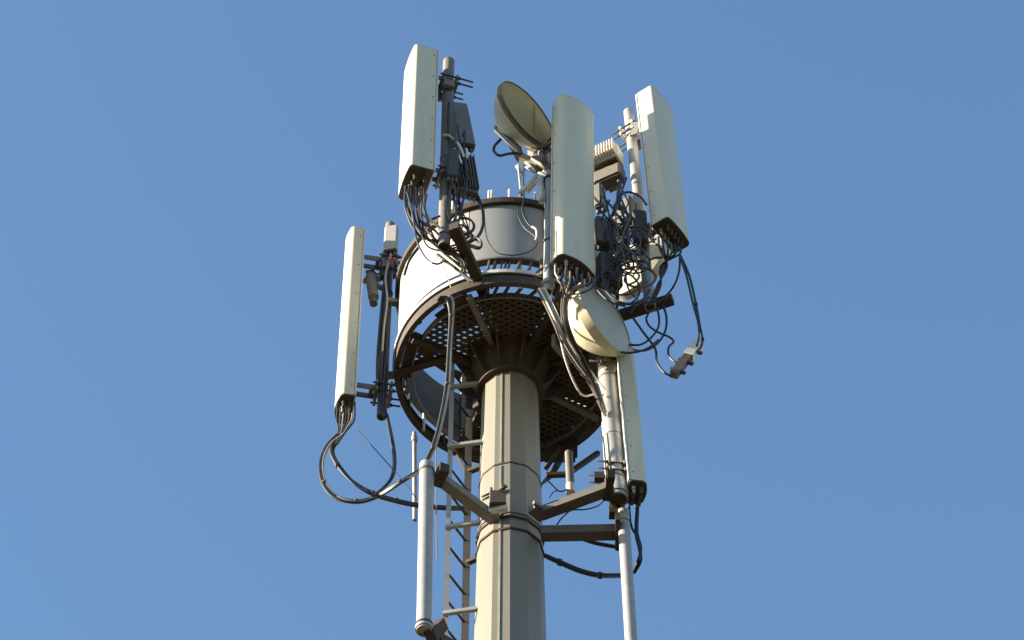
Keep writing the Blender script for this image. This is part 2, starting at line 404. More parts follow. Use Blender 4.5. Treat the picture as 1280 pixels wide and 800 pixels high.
# ------------------------------------------------------------------ panel antennas
def panel(label, P, a, g, wd, dp, z0, z1, conn, off=0.0, rnd=.045, hw='galvd', bow=.012):
    """panel standing off pipe P by g, facing azimuth a; bottom and top at heights z0, z1"""
    ax = (P[1] - P[0]).normalized(); f = az(a); f = (f - ax * f.dot(ax)).normalized()
    side = ax.cross(-f).normalized() * -1
    side = f.cross(ax) * -1
    c = P[0] + ax * ((ZR + z0 - P[0].z) / ax.z) + f * (g + dp / 2) + side * off
    Mx = Matrix.Identity(4)
    for i in range(3): Mx[i][0] = side[i]; Mx[i][1] = -f[i]; Mx[i][2] = ax[i]; Mx[i][3] = c[i]
    t = thing('panel_antenna', label, 'antenna', c, 'panel antennas on the tower')
    Ln = z1 - z0; hx, hy = wd / 2, dp / 2
    # gently bowed front
    front = [(hx - rnd - (2 * hx - 2 * rnd) * k / 8, -hy - bow * (1 - (2 * k / 8 - 1) ** 2)) for k in range(1, 8)]
    rc = [(hx - rnd + rnd * math.sin(R(15 * k)), -hy + rnd - rnd * math.cos(R(15 * k))) for k in range(7)]
    lc = [(-x, y) for x, y in rc[::-1]]
    pr = rc + [(hx, hy - .015), (hx - .015, hy), (-hx + .015, hy), (-hx, hy - .015)] + lc + [(-x, y) for x, y in front]
    b = MB(); b.M = Mx; b.prism(pr, .018, Ln - .012, True); b.build('radome', M['radome'], t)
    sc = [(x * .985, y * .97) for x, y in pr]
    b = MB(); b.M = Mx; b.prism(sc, 0, .0175); capo = b.build('bottom_cap', M['cap'], t)
    b = MB(); b.M = Mx; b.prism([(x * 1.006, y * 1.012) for x, y in pr], Ln - .0115, Ln); b.build('top_cap', M['radome'], t)
    b = MB(); b.M = Mx; b.box((0, hy + .004, Ln / 2), (wd + .014, .016, Ln - .04)); b.build('back_tray', M['alu'], t)
    for sx in (-1, 1):
        for q in range(6):
            b = MB(); b.M = Mx; zz = Ln * (.06 + .176 * q); b.cyl((sx * (hx - .001), hy - .045, zz), (sx * (hx + .005), hy - .045, zz), .009, n=6); b.build('screw', M['galvd'], t)
    rnd2 = random.Random(label)
    for i in range(conn):
        fx = (-.72 + 1.44 * ((i // 2) + .5) / ((conn + 1) // 2)) * hx; fy = (-.3 if i % 2 else .38) * hy * 1.2
        b = MB(); b.M = Mx; b.cyl((fx, fy, -.001), (fx, fy, -.05), .021, n=10); b.cyl((fx, fy, -.0505), (fx, fy, -.11), .016, n=10)
        b.build('connector', M['galv' if rnd2.random() < .25 else 'cap'], capo)
    for zz in (.12 * Ln, .88 * Ln):
        y1 = hy + g
        b = MB(); b.M = Mx
        b.box((0, hy + .012, zz), (.17, .024, .16))
        for sx in (-1, 1):
            b.box((sx * .06, hy + .024 + (g - .09) / 2, zz), (.012, max(.02, g - .09), .085))
        br = b.build('bracket', M['galvd'], t)
        b = MB(); b.M = Mx; b.cyl((-.07, hy + .6 * g, zz), (.07, hy + .6 * g, zz), .025, n=10); b.build('pivot', M[hw], br)
        if zz > .5 * Ln:
            b = MB(); b.M = Mx; b.box((.10, y1 - .02, zz - .16), (.05, .13, .13)); b.build('tilt_lug', M['galvd'], br)
            b = MB(); b.M = Mx; b.box((-.09, hy + .5 * g, zz - .14), (.03, .10, .22), Matrix.Rotation(R(25), 3, 'X')); b.build('tilt_arm', M['galvd'], br)
        for sy, dz in ((-.078, .05), (.08, .05), (-.078, -.07), (.08, -.07)):
            b = MB(); b.M = Mx; b.box((0, y1 + sy, zz + dz), (.24, .032, .055), bev=.008); cl = b.build('clamp', M[hw], t)
            if sy > 0:
                for sx in (-1, 1):
                    b = MB(); b.M = Mx; b.cyl((sx * .095, y1 - .12, zz + dz), (sx * .095, y1 + .24 + .03 * sx, zz + dz), .011, n=8)
                    b.cyl((sx * .095, y1 + .10, zz + dz), (sx * .095, y1 + .12, zz + dz), .02, n=6); b.build('bolt', M['rust'], cl)
    return t, Mx
P1, M1 = panel('tall white panel at the top left, its broad left face in full sun', pp1, -72, .20, .47, .28, 1.17, 3.86, 8)
P2, M2 = panel('long grey green panel in shade standing in front of the drum', pp2, 39, .26, .50, .18, -.20, 3.18, 10, off=.08, rnd=.08, bow=.03)
P3, M3 = panel('panel at the top right with a bright sunlit patch near its top', pp3, 55, .25, .46, .22, 1.04, 3.93, 10, hw='alu')
P4, M4 = panel('slender cream panel standing alone left of the drum', pp4, -80, .32, .40, .16, -.80, 2.55, 8, rnd=.05, bow=.03)
P5, M5 = panel('panel hanging behind the thick pipe below the lower dish', pp5, 98, .10, .30, .19, -2.82, -.30, 6, rnd=.07)

# ------------------------------------------------------------------ dishes
def dish(label, c, a, D, back, m_face, m_shell, m_rim, rimf=.42, tilt=0, hub=True):
    protr = 0
    """c is the centre of the front face, back is the depth of the shell"""
    t = thing('dish_antenna', label, 'dish', c, 'round dish antennas on the tower')
    Mx = Matrix.Translation(c) @ Matrix.Rotation(R(a), 4, 'Z') @ Matrix.Rotation(R(tilt), 4, 'X')
    r = D / 2
    b = MB(); b.M = Mx
    b.lathe([(0.0001, -protr), (r * .6, -protr * .7), (r * .97, 0), (r * .97, .006), (.0001, .006)], 56); b.build('face', m_face, t)
    b = MB(); b.M = Mx
    rim = back * rimf
    b.lathe([(r * .972, -.012), (r, -.012), (r * 1.003, rim * .5), (r, rim), (r * .972, rim), (r * .972, -.012)], 64); b.build('rim', m_rim, t)
    pr = [(r * .985, rim + .002)]
    for k in range(1, 9):
        f = k / 8; pr.append((r * .985 * (1 - f) ** .62 + .10 * f, rim + (back - rim) * f))
    pr.append((.0001, back))
    b = MB(); b.M = Mx; b.lathe(pr, 56); b.build('shell', m_shell, t)
    if hub: b = MB(); b.M = Mx; b.cyl((0, back + .001, 0), (0, back + .09, 0), .11, n=20); b.build('hub', M['galvd'], t)
    return t, Mx
D1, MD1 = dish('dish hanging below the middle panel, sunlit cream back and grey face', atY(756, 396, -.98), 52, .90, .40, M['dish'], M['shell'], M['shell'], .24)
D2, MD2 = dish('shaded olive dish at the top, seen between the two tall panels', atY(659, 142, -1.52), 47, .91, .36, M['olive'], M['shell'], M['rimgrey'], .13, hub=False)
D3, MD3 = dish('cream dish half hidden behind black cables at the right of the drum', atY(800, 338, .32), 138, .90, .26, M['dish'], M['shell'], M['shell'])
# mounting hardware of the dishes
b = MB(); b.M = MD1
b.bar((0, .44, 0), (.02, .62, 0), .12, .2); b.box((.05, .62, 0), (.30, .05, .22)); b.build('mount', M['galvd'], D1)
b = MB(); b.M = MD2
b.bar((.05, .36, .05), (.36, .42, -.12), .09, .10, Vector((0, 0, 1))); b.build('mount', M['galvd'], D2)
b = MB(); b.M = MD2
b.tube([(math.cos(R(a)) * .474, .03, math.sin(R(a)) * .474) for a in range(-165, -60, 8)], .016, 6); b.build('edge_pipe', M['galvd'], D2)
b = MB(); b.M = MD2
b.bar((.12, -.012, -.30), (.12, -.012, .30), .012, .012, Vector((0, 1, 0))); b.build('face_seam', M['olive'], D2)
MB().bar(atY(620, 160, -1.36), atY(650, 188, -1.36), .07, .05).build('mount_arm', M['galvd'], D2)
b = MB(); b.M = MD3
b.bar((0, .35, 0), (-.1, .5, 0), .12, .2); b.build('mount', M['galvd'], D3)

# ------------------------------------------------------------------ upper dish support frame above the drum rim
fr = thing('dish_support_frame', 'small bright steel frame propping up the top dish above the rim', 'bracket', atY(672, 240, -1.05))
def strut(x0, y0, Y0, x1, y1, Y1, r, m, name='strut'):
    MB().cyl(atY(x0, y0, Y0 - .2), atY(x1, y1, Y1 - .2), r, n=10).build(name, M[m], fr)
strut(650, 243, -1.1, 671, 219, -1.1, .03, 'alu'); strut(660, 240, -1.05, 676, 221, -1.0, .022, 'alu')
strut(677, 252, -1.12, 675, 222, -1.1, .035, 'alu'); strut(648, 206, -1.05, 652, 244, -1.1, .016, 'galv')
strut(653, 197, -1.0, 672, 216, -1.05, .03, 'galvd'); strut(668, 198, -1.05, 690, 212, -1.1, .05, 'galvd')
strut(676, 222, -1.0, 690, 206, -1.15, .04, 'galvd'); strut(657, 210, -1.0, 690, 222, -1.1, .022, 'galv')
strut(680, 200, -1.2, 672, 186, -.95, .03, 'galvd'); strut(655, 220, -1.05, 646, 208, -1.0, .02, 'galv')
for (x, y, dx, m) in ((656, 199, .09, 'galvd'), (668, 205, .13, 'alu'), (676, 213, .16, 'rust'), (686, 196, .12, 'galvd'), (666, 190, .08, 'alu'), (680, 232, .09, 'galvd')):
    MB().box(atY(x, y, -1.22), (dx, .07, .1), Matrix.Rotation(R(35), 3, 'Y')).build('clamp_plate', M[m], fr)

# ------------------------------------------------------------------ radio units
def rru(label, c, a, size, m, fins=True, tilt=0, conn=3, fin_side=-1, roll=0):
    t = thing('radio_unit', label, 'radio unit', c, 'radio units on the tower')
    Mx = Matrix.Translation(c) @ Matrix.Rotation(R(a), 4, 'Z') @ Matrix.Rotation(R(tilt), 4, 'X') @ Matrix.Rotation(R(roll), 4, 'Y')
    wx, dy, hz = size
    b = MB(); b.M = Mx; b.box((0, 0, 0), (wx, dy * .7, hz), bev=.02); body = b.build('body', m, t)
    if fins:
        b = MB(); b.M = Mx; k = max(4, int(wx / .032))
        for i in range(k):
            b.box((-wx / 2 + .015 + (wx - .03) * i / (k - 1), fin_side * (dy * .35 + dy * .14), 0), (.009, dy * .28, hz * .9))
        b.build('cooling_fins', m, t, kind='stuff')
    b = MB(); b.M = Mx; b.box((0, 0, -hz / 2 - .012), (wx * .86, dy * .5, .02)); cov = b.build('bottom_cover', M['cap'], t)
    for i in range(conn):
        b = MB(); b.M = Mx; x = -wx * .33 + wx * .66 * i / max(1, conn - 1)
        b.cyl((x, 0, -hz / 2 - .023), (x, 0, -hz / 2 - .09), .017, n=8); b.build('connector', M['galvd'], cov)
    b = MB(); b.M = Mx; b.box((0, -fin_side * (dy * .35 + .03), hz * .2), (wx * .4, .05, .08)); b.box((0, -fin_side * (dy * .35 + .03), -hz * .2), (wx * .4, .05, .08)); b.build('bracket', M['galvd'], t)
    return t
rru('tall dark grey radio unit beside the upper left pipe, higher one', atY(574, 158, -1.52), 14, (.27, .17, .86), M['rrud2'], conn=4, fins=False, roll=-7)
rru('lower of two dark radio units beside the upper left pipe', atY(579, 220, -1.46), 20, (.27, .17, .75), M['rrud2'], conn=4, roll=-6)
rru('narrow shaded box against the front of the upper left pipe', atY(566, 205, -1.72), 8, (.13, .10, .55), M['rrud'], conn=3, fins=False)
rru('pale finned radio unit between the middle and top right panels', atY(759, 201, -.85), -28, (.34, .30, .26), M['rruw'], conn=2)
rru('brown shaded box under the pale finned radio unit', atY(762, 222, -.8), -28, (.34, .26, .20), M['galvd'], conn=2, fins=False)
rru('grey radio unit with round corners left of the right hand pipe', atY(781, 270, -.95), -35, (.24, .20, .50), M['rrud2'], conn=3, fins=False)
rru('black radio unit wrapped in cables beside the middle panel', atY(761, 341, -1.15), 30, (.27, .24, .48), M['rrud'], conn=4, fins=False)
rru('dark grey radio unit close to the edge of the middle panel', atY(756, 294, -1.12), 20, (.24, .2, .50), M['rrud2'], conn=2, fins=False)
rru('tan box half hidden between the pale finned unit and black cables', atY(750, 248, -.95), -30, (.10, .2, .42), M['galvd'], conn=2, fins=False)
rru('dark box against the right hand pipe above the beam', atY(800, 285, -1.05), 10, (.16, .14, .60), M['rrud'], conn=2, fins=False)
rru('small light grey radio unit on top of the left pipe', atY(489, 300, -.12), -10, (.16, .12, .50), M['rru'], conn=3, fins=False)
rru('square cream box tucked behind the top right panel', atY(822, 268, -.75), -40, (.20, .1, .36), M['rruw'], conn=2, fins=False)
rru('shaded box on the ring beneath the middle panel', atY(705, 372, -1.02), 20, (.22, .2, .22), M['rrud'], conn=3, fins=False)
rru('grey shaded box behind the thick pipe near the lower dish', atY(780, 478, -.42), 72, (.12, .16, .52), M['rrud'], conn=3, fins=False)
rru('small tan box on the far right of the ring under the dish', atY(748, 458, -.3), 50, (.22, .14, .36), M['galvd'], conn=1, fins=False)

# bits on the left pipe: clamps and a small sensor between pipe and panel
t = thing('bracket_camera', 'small grey cylinder on an arm between left panel and its pipe', 'bracket', atY(465, 362, -.1))
MB().cyl(atY(463, 346, -.1), atY(467, 372, -.12), .06, n=14).build('barrel', M['galvd'], t)
MB().bar(atY(455, 350, -.08), atY(482, 362, -.04), .05, .05).build('arm', M['galvd'], t)
MB().cyl(atY(466, 373, -.12), atY(467, 380, -.12), .045, n=14).build('lens_hood', M['rrud'], t)
for i, (x, y) in enumerate(((479, 344), (499, 348), (488, 330))):
    q = MB().box(atY(x, y, -.08), (.06, .08, .12), Matrix.Rotation(R(20), 3, 'Z'))
    tag(q.build('pipe_clamp', M['rust'], None), ['dark clamp on the left side of the left pipe', 'dark clamp between left pipe and white drum', 'dark clamp just under the small grey radio unit'][i], 'clamp')

# ------------------------------------------------------------------ standoffs below the platform
zl = -3.0
sup = thing('standoff_arms', 'steel arms clamped to the mast carrying the lower pipes', 'bracket', W(0, 0, zl))
la, lb = atZ(622, 652, zl), atZ(549, 598, zl)
MB().bar(la, lb, .11, .10).build('arm', M['rrud2'], sup)
q = MB(); q.bar(atZ(546, 604, zl), atZ(556, 584, zl), .10, .13); q.build('clamp', M['rust'], sup)
ra, rb = atZ(676, 642, zl), atZ(766, 609, zl)
MB().bar(ra, rb, .12, .10).build('arm', M['galvb'], sup)
zr2 = -3.2
rc, rd = atZ(676, 667, zr2), atZ(779, 665, zr2)
MB().bar(rc, rd, .12, .12).build('arm', M['galvb'], sup)
for (x, y, h, d) in ((622, 625, .12, (.17, .10, .20)), (612, 640, .02, (.12, .06, .06)), (629, 612, .3, (.05, .08, .09)), (614, 617, .25, (.03, .08, .12))):
    MB().box(atZ(x, y, zl + h), d, bev=.01).build('clamp', M['cap'], sup)
for (x0, y0, x1, y1) in ((602, 621, 612, 617), (603, 625, 614, 620), (622, 613, 634, 608), (628, 618, 635, 613)):
    MB().cyl(atZ(x0, y0, zl + .2), atZ(x1, y1, zl + .2), .012, n=8).build('bolt', M['rust'], sup)
q = MB(); q.bar(atZ(609, 639, zl), atZ(634, 634, zl), .05, .08); q.build('clamp_plate', M['alu'], sup)
q = MB(); q.bar(atZ(664, 634, zl), atZ(679, 646, zl), .10, .10); q.bar(atZ(667, 628, zl), atZ(680, 636, zl), .03, .05); q.build('clamp', M['galvd'], sup)
q = MB(); q.bar(atZ(758, 622, zl), atZ(764, 592, zl), .08, .12); q.box(atZ(749, 596, zl), (.1, .06, .1)); q.box(atZ(771, 640, zl), (.16, .1, .12)); q.build('clamp', M['rust'], sup)
q = MB(); q.bar(atZ(772, 684, zr2 - .1), atZ(772, 645, zr2 - .1), .05, .12); q.build('clamp', M['rust'], sup)
pl0 = lb + Vector((-.10, -.03, 0))
lowL1 = atY(533.5, 581, pl0.y - .05); lowL0 = atY(530, 789, pl0.y - .05)
pipe('white galvanised pipe at lower left held by an arm from mast', lowL0, lowL1, .074, caps=((.015, .012, .04, 'galv'), (.03, .014, .02, 'rust'), (.955, .008, .03, 'galvd')))
lowR1 = atY(779, 640, rd.y - .12); lowR0 = atY(792, 850, rd.y - .12)
pipe('grey galvanised pipe at lower right running out of frame', lowR0, lowR1, .061, caps=((.93, .006, .02, 'galvd'),))
q = MB(); q.bar(atY(538, 796, pl0.y), atY(552, 781, pl0.y + .2), .10, .12); q.bar(atY(545, 797, pl0.y + .1), atY(600, 830, -.1), .1, .1)
q.build('arm', M['rust'], sup)
thin = MB().cyl(atY(518.6, 650, .35), atY(518, 541, .35), .024, n=12)
thin.cyl(atY(518, 552, .35), atY(518, 546, .35), .034, n=12)
tag(thin.build('downpipe', M['galv']), 'thin vertical pipe dropping from the ring behind the lower left pipe', 'pipe')
hang = thing('hanging_tube', 'short dark tube with bright end hanging under the far rim', 'tube', atY(712, 590, .6))
MB().cyl(atY(711, 566, .6), atY(713, 606, .6), .045, n=14).build('tube', M['galvd'], hang)
MB().cyl(atY(713, 606.3, .6), atY(713.4, 616, .6), .05, n=14).build('lit_end', M['alu'], hang)  # bright piece added to stand for the sunlit end of the tube

# ------------------------------------------------------------------ ladder
lad = thing('ladder', 'narrow steel ladder running up beside the mast into the platform', 'ladder', W(-.62, .1, -9))
def railpt(px0, z, Y):      # rails are vertical; px0 is their pixel at y=650
    p = atY(px0, 650, Y); return Vector((p.x, Y, ZR + z))
YL, YR = -.02, .28
for (px0, Y, m, wr) in ((560.5, YL, 'galv', .05), (584, YR, 'galvb', .075)):
    MB().bar(railpt(px0, -9, Y), railpt(px0, .95, Y), wr, .045, Vector((0, 1, 0))).build('rail', M[m], lad)
for k in range(21):
    z = -8.8 + .44 * k
    MB().cyl(railpt(560.5, z, YL), railpt(584, z, YR), .014, n=8).build('rung', M['rust'], lad)
for py in (482, 556, 657, 765):
    c = atY(560.5, py + 6, YL); z = c.z - ZR
    MB().bar(railpt(557, z, YL - .04), W(-mr(z) * .93, -.12, z), .04, .045).build('wall_tie', M['galv'], lad)
for py in (590, 704):
    z = atY(584, py, YR).z - ZR
    MB().bar(railpt(584, z, YR), W(-mr(z) * .9, .2, z), .05, .05).build('wall_tie', M['rust'], lad)
wire = MB().tube([atY(545, 545, .1), atY(545.5, 640, .1), atY(546, 700, .1)], .006, 6)
tag(wire.build('safety_wire', M['galvd']), 'thin plumb wire hanging left of the ladder', 'wire')

# ------------------------------------------------------------------ cables
def cable(label, pts, r=.014, m='black', group=None, jit=0.0, ties=()):
    if label[0] == '*': label = m + label[1:]
    """pts: (px, py, Y); a missing Y repeats the last one"""
    P = []; Y = 0
    for p in pts:
        Y = p[2] if len(p) > 2 else Y
        P.append(atY(p[0] + random.uniform(-jit, jit), p[1] + random.uniform(-jit, jit), Y))
    o = MB().tube(P, r, 7).build('cable', M[m])
    for i in ties:
        c, d = P[i], (P[min(i + 1, len(P) - 1)] - P[i - 1]).normalized()
        q = MB().cyl(c - d * .018, c + d * .018, r * 1.5, n=8).build('cable_tie', M['cap'], o)
    return tag(o, label, 'cable', group)
LB = '* cables looping from the left panel to the platform'
g1 = 'black loop cables of the left panel'
for k, (dx, dy) in enumerate(((0, 0), (2.2, 1.2), (-1.2, 2.2))):
    cable(LB, [(424 + dx * 2, 543, -.2), (409 + dx, 556 + dy), (401 + dx, 578 + dy), (405 + dx, 603 + dy), (420 + dx, 620 + dy), (445, 626 + dy), (470, 620 + dy), (500, 602 + dy, -.4), (524 + dx, 586 + dy),
         (541 + dx, 560, -.6), (552 + dx, 520, -.75), (559 + dx, 480, -.85), (562 + dx * .8, 430, -.95), (564 + dx, 395, -1.05), (562 + dx * 2, 377, -1.1), (556 + dx * 3, 371, -1.12), (551 + dx * 3, 376, -1.1)], .016, 'grey' if k == 1 else 'black', g1, ties=(3, 5, 7, 9, 11, 13) if k == 0 else ())  # grey strand paints the sunlit highlights of these black cables
for k, (dx, dy) in enumerate(((0, 0), (2, 2.2))):
    cable('pair of black cables sweeping from the left panel to the ladder', [(421 + 5 * k, 545, -.15), (414 + dx, 563), (422 + dx, 582), (441 + dx, 602 + dy), (466, 616 + dy), (495, 625 + dy, 0), (525, 631 + dy, .1), (560, 634 + dy, .2), (584, 634 + dy, .3)], .019, 'black', 'black pair to the ladder', ties=(2, 4, 5, 6) if k == 0 else ())
for k in range(2):
    cable('black cables hanging in an arc under the left pipe', [(483 + k, 518, -.1), (488 + k * 2, 545), (492 + k * 2, 570), (490.5 + k * 2, 592), (483 + k, 606), (466 + k * 2, 620, -.25)], .014, 'black', 'black arc under the left pipe')
cable('thin dark wire running diagonally from left panel to lower pipe', [(447, 538, -.15), (470, 563), (500, 597), (525, 629, -.3)], .006)
for k in range(3):
    cable('black cables taped along the left pipe', [(485 + 2 * k, 318, -.1), (481 + 3 * k, 350), (476 + 4 * k, 400), (472 + 5 * k, 455), (474 + 3 * k, 500), (481 + k, 522)], .02, 'black', 'cables along the left pipe')
cable('grey cable winding down the upper left pipe', [(489, 318, -.2), (482, 345, -.15), (484, 375), (480, 410), (478, 440)], .013, 'grey')
cable('short red wire under the small grey radio unit', [(484, 322, -.2), (490, 327), (494, 323), (497, 332)], .012, 'red')
for i in range(7):
    x = 422 + 3.6 * i
    cable('* short jumper cables under the left panel', [(x, 503 + 7 * (i % 3), -.2), (x - 1, 525), (424 + (x - 424) * .4, 540), (418 + i * .5, 556)], .010, ('black', 'brown', 'grey')[i % 3], 'jumpers under the left panel')

# tangle below the upper left panel
GA = 'cable tangle below the top left panel'; LA = '* loose cables tangled below the top left panel'
rr = random.Random(3)
cols = ['black', 'brown', 'brown', 'black', 'brown', 'brown', 'black', 'brown']
for i in range(11):
    x0 = 507 + 2.2 * i; y0 = 236 + rr.uniform(-8, 12)
    mx = 520 + 2.1 * i + rr.uniform(-6, 6)
    cable(LA, [(x0, y0, -1.75), (x0 + rr.uniform(-2, 4), y0 + 28), (mx, 290 + rr.uniform(-10, 8), -1.66), (mx + 16 + rr.uniform(-6, 6), 310 + rr.uniform(-10, 6), -1.56), (570 + rr.uniform(-6, 10), 318 + rr.uniform(-6, 8), -1.5), (580 + rr.uniform(-4, 4), 334 + rr.uniform(-4, 6), -1.46)], rr.choice((.010, .012, .015)), cols[i % 8], GA)
for i in range(9):
    xa = 560 + rr.uniform(-6, 14)
    if i % 3 == 0:
        cx, cy = rr.uniform(556, 586), rr.uniform(276, 302); ra, rb2, ph = rr.uniform(10, 20), rr.uniform(7, 14), rr.uniform(0, 360)
        cable(LA, [(cx + ra * math.cos(R(ph + t)), cy + rb2 * math.sin(R(ph + t)), -1.62 + t * .0003) for t in range(0, int(rr.uniform(280, 440)), 40)], .011, 'black', GA)
        continue
    cable(LA, [(xa, 232 + rr.uniform(-20, 30), -1.5), (xa + rr.uniform(4, 18), 262 + rr.uniform(-6, 10)), (xa + rr.uniform(-12, 22), 290 + rr.uniform(-8, 8)), (565 + rr.uniform(-14, 10), 300 + rr.uniform(-5, 10), -1.52), (575 + rr.uniform(-10, 12), 318 + rr.uniform(-4, 8), -1.48)], rr.choice((.009, .012)), rr.choice(['black', 'brown', 'black']), GA)
for (pts, r) in (
   ([(586, 225, -1.4), (597, 244), (603, 262), (603, 282), (595, 298), (580, 303), (566, 300)], .014),
   ([(584, 232, -1.38), (600, 256), (605, 275), (600, 293), (588, 303), (572, 308)], .013),
   ([(570, 285, -1.42), (585, 292), (600, 300), (601, 309), (588, 306), (572, 303)], .012),
   ([(572, 292, -1.4), (588, 296), (601, 305), (598, 311), (584, 308), (566, 310)], .012),
   ([(536, 300, -1.5), (530, 285), (538, 275), (552, 271), (560, 279)], .012),
   ([(533, 243, -1.7), (531, 262), (538, 274), (550, 270)], .012),
   ([(509, 240, -1.8), (516, 268), (521, 300), (532, 322), (545, 330), (556, 326, -1.4)], .011),
   ([(524, 308, -1.55), (511, 326, -1.45), (505, 344, -1.3)], .018),
   ([(553, 325, -1.4), (568, 334), (580, 345), (588, 352)], .016),
   ([(547, 318, -1.42), (562, 330), (578, 342), (592, 352)], .016)):
    cable(LA, pts, r, 'black', GA)
cable('pale conduit slanting below the top left panel', [(521, 262, -1.75), (540, 277, -1.7), (556, 290, -1.62)], .016, 'white')
cable('pale cable drawn tight across the lit drum', [(545, 318, -1.3), (556, 338, -1.25), (564, 360, -1.2)], .006, 'grey')
# cables clinging to the upper left pipe and radio unit
for i in range(4):
    x = 561 + 6 * i
    cable('* cables running down beside the top left radio units', [(x + rr.uniform(-2, 2), 128 + 14 * i, -1.68), (x + rr.uniform(-1, 4), 165), (x + rr.uniform(-2, 6), 195), (x + rr.uniform(-1, 6), 225), (x + rr.uniform(-5, 5), 262), (568 + rr.uniform(-6, 6), 295)], rr.choice((.010, .013)), rr.choice(['black', 'brown', 'brown']), 'cables beside the top left radio units')
for (a, c) in (((572, 178), (580, 196)), ((568, 186), (577, 204)), ((583, 186), (584, 198))):
    cable('short bright cable tails on the top left radio units', [(a[0], a[1], -1.72), ((a[0] + c[0]) / 2 + 1, (a[1] + c[1]) / 2), (c[0], c[1])], .013, 'white', 'bright tails on the top left radio units')
cable('white cable tie loop around the upper left pipe', [(554, 169, -1.68), (562, 170, -1.7), (572, 180, -1.62), (577, 192, -1.5), (580, 202, -1.45)], .014, 'white')

# top dish
cable('black hook shaped cable curling under the top dish', [(626, 174, -1.4), (618, 183), (618, 190), (625, 194.5), (637, 192, -1.35), (652, 192, -1.3)], .017)
cable('black cable dropping from the top dish onto the drum', [(652, 192, -1.05), (655, 205), (654, 222), (655, 245, -1.24), (653, 262, -1.25), (658, 276), (667, 286)], .010)
cable('thin black loop drawn across the shaded drum face', [(648, 258, -1.27), (648, 270), (655, 284), (667, 294), (672, 302), (667, 311), (655, 317), (638, 319), (622, 316), (612, 305), (607, 290), (605, 262)], .007)
cable('short white tail at the end of the drum face loop', [(665, 283, -1.29), (670, 287), (671, 295), (669, 301)], .012, 'white')

# front bundle from the middle panel to the thick pipe
GB = 'lit cable bundle under the ring at right'; LBn = '* cables in the lit bundle from middle panel to thick pipe'
for i, (dx, dy, m) in enumerate(((0, 0, 'white'), (3, -1, 'grey'), (-2, 2, 'brown'), (6, -2, 'white'), (4, 3, 'brown'))):
    cable(LBn, [(674 + dx, 361 + dy, -1.33), (684 + dx, 380 + dy), (695 + dx, 404 + dy), (705 + dx, 428 + dy, -1.2), (720 + dx, 452 + dy, -1.0), (740 + dx, 480 + dy, -.75), (756 + dx * .3, 517 + dy, -.62)], (.016, .012, .012, .010, .012)[i], m, GB)
cable('pale cable kinked sideways into the thick pipe', [(700, 418, -1.25), (704, 440, -1.15), (712, 465, -1.0), (723, 488, -.8), (731, 495, -.7), (742, 493, -.65), (755, 494, -.62)], .011, 'white')
cable('bright short cable ending at the thick pipe', [(733, 458, -.8), (744, 472, -.72), (756, 487, -.66)], .014, 'white')
for i in range(5):
    d = i * 2.2
    cable('brown cables bowing left of the lower dish', [(713 + d, 340, -1.35), (706 + d, 358), (702 + d * .8, 380), (703 + d * .8, 402), (709 + d, 425, -1.2), (722 + d, 450, -1.0), (738 + d * .6, 478, -.8), (755, 514, -.62)], .011, ('brown', 'grey', 'brown', 'black', 'brown')[i], 'brown cables left of the lower dish')
for i in range(11):
    x = 694 + 4.6 * i; y = 330 + (i % 3) * 5 + i * 1.2
    cable('* jumper cables hanging from the middle panel', [(x, y, -1.62), (x + rr.uniform(-2, 3), y + 12), (706 + (x - 706) * .55, y + 20), (706 + (x - 706) * .3 + rr.uniform(-4, 4), 368 + rr.uniform(-4, 6), -1.42)], .011, ('grey', 'brown', 'black', 'brown')[i % 4], 'jumpers under the middle panel')
for i, x in enumerate((606, 611, 615, 622, 628, 633, 646, 658, 671)):
    y0 = 321 + abs(x - 640) * .12
    cable('short dark cable loops in the slot below the drum screen', [(x + 6, y0, -1.2), (x + rr.uniform(1, 6), y0 + 12), (x - 2, y0 + 20), (x + rr.uniform(-5, 3), y0 + 33, -1.16)], rr.choice((.011, .015, .02)), 'black' if i % 3 else 'brown', 'loops in the slot below the drum screen')
# right hand clutter
GR = 'cable tangle behind the middle and right panels'; LR = '* cables tangled between the middle and right panels'
for i in range(20):
    x0 = rr.uniform(750, 795); y0 = rr.uniform(226, 265)
    x1 = rr.uniform(750, 800); y1 = rr.uniform(275, 320)
    x2 = rr.uniform(752, 805); y2 = rr.uniform(330, 372)
    Y = rr.uniform(-1.42, -1.25)
    if i % 2:
        cx, cy = rr.uniform(757, 798), rr.uniform(252, 362); ra, rb2, ph = rr.uniform(9, 22), rr.uniform(8, 17), rr.uniform(0, 360)
        cable(LR, [(cx + ra * math.cos(R(ph + t)) + t * .02, cy + rb2 * math.sin(R(ph + t)) + t * .01, Y + t * .0003) for t in range(0, int(rr.uniform(260, 480)), 40)], rr.choice((.009, .011, .013)), rr.choice(['black', 'black', 'brown']), GR)
        continue
    cable(LR, [(x0, y0, Y), ((x0 + x1) / 2 + rr.uniform(-12, 12), (y0 + y1) / 2), (x1, y1), ((x1 + x2) / 2 + rr.uniform(-16, 16), (y1 + y2) / 2), (x2, y2)], rr.choice((.008, .010, .013)), rr.choice(['black', 'black', 'black', 'brown']), GR)
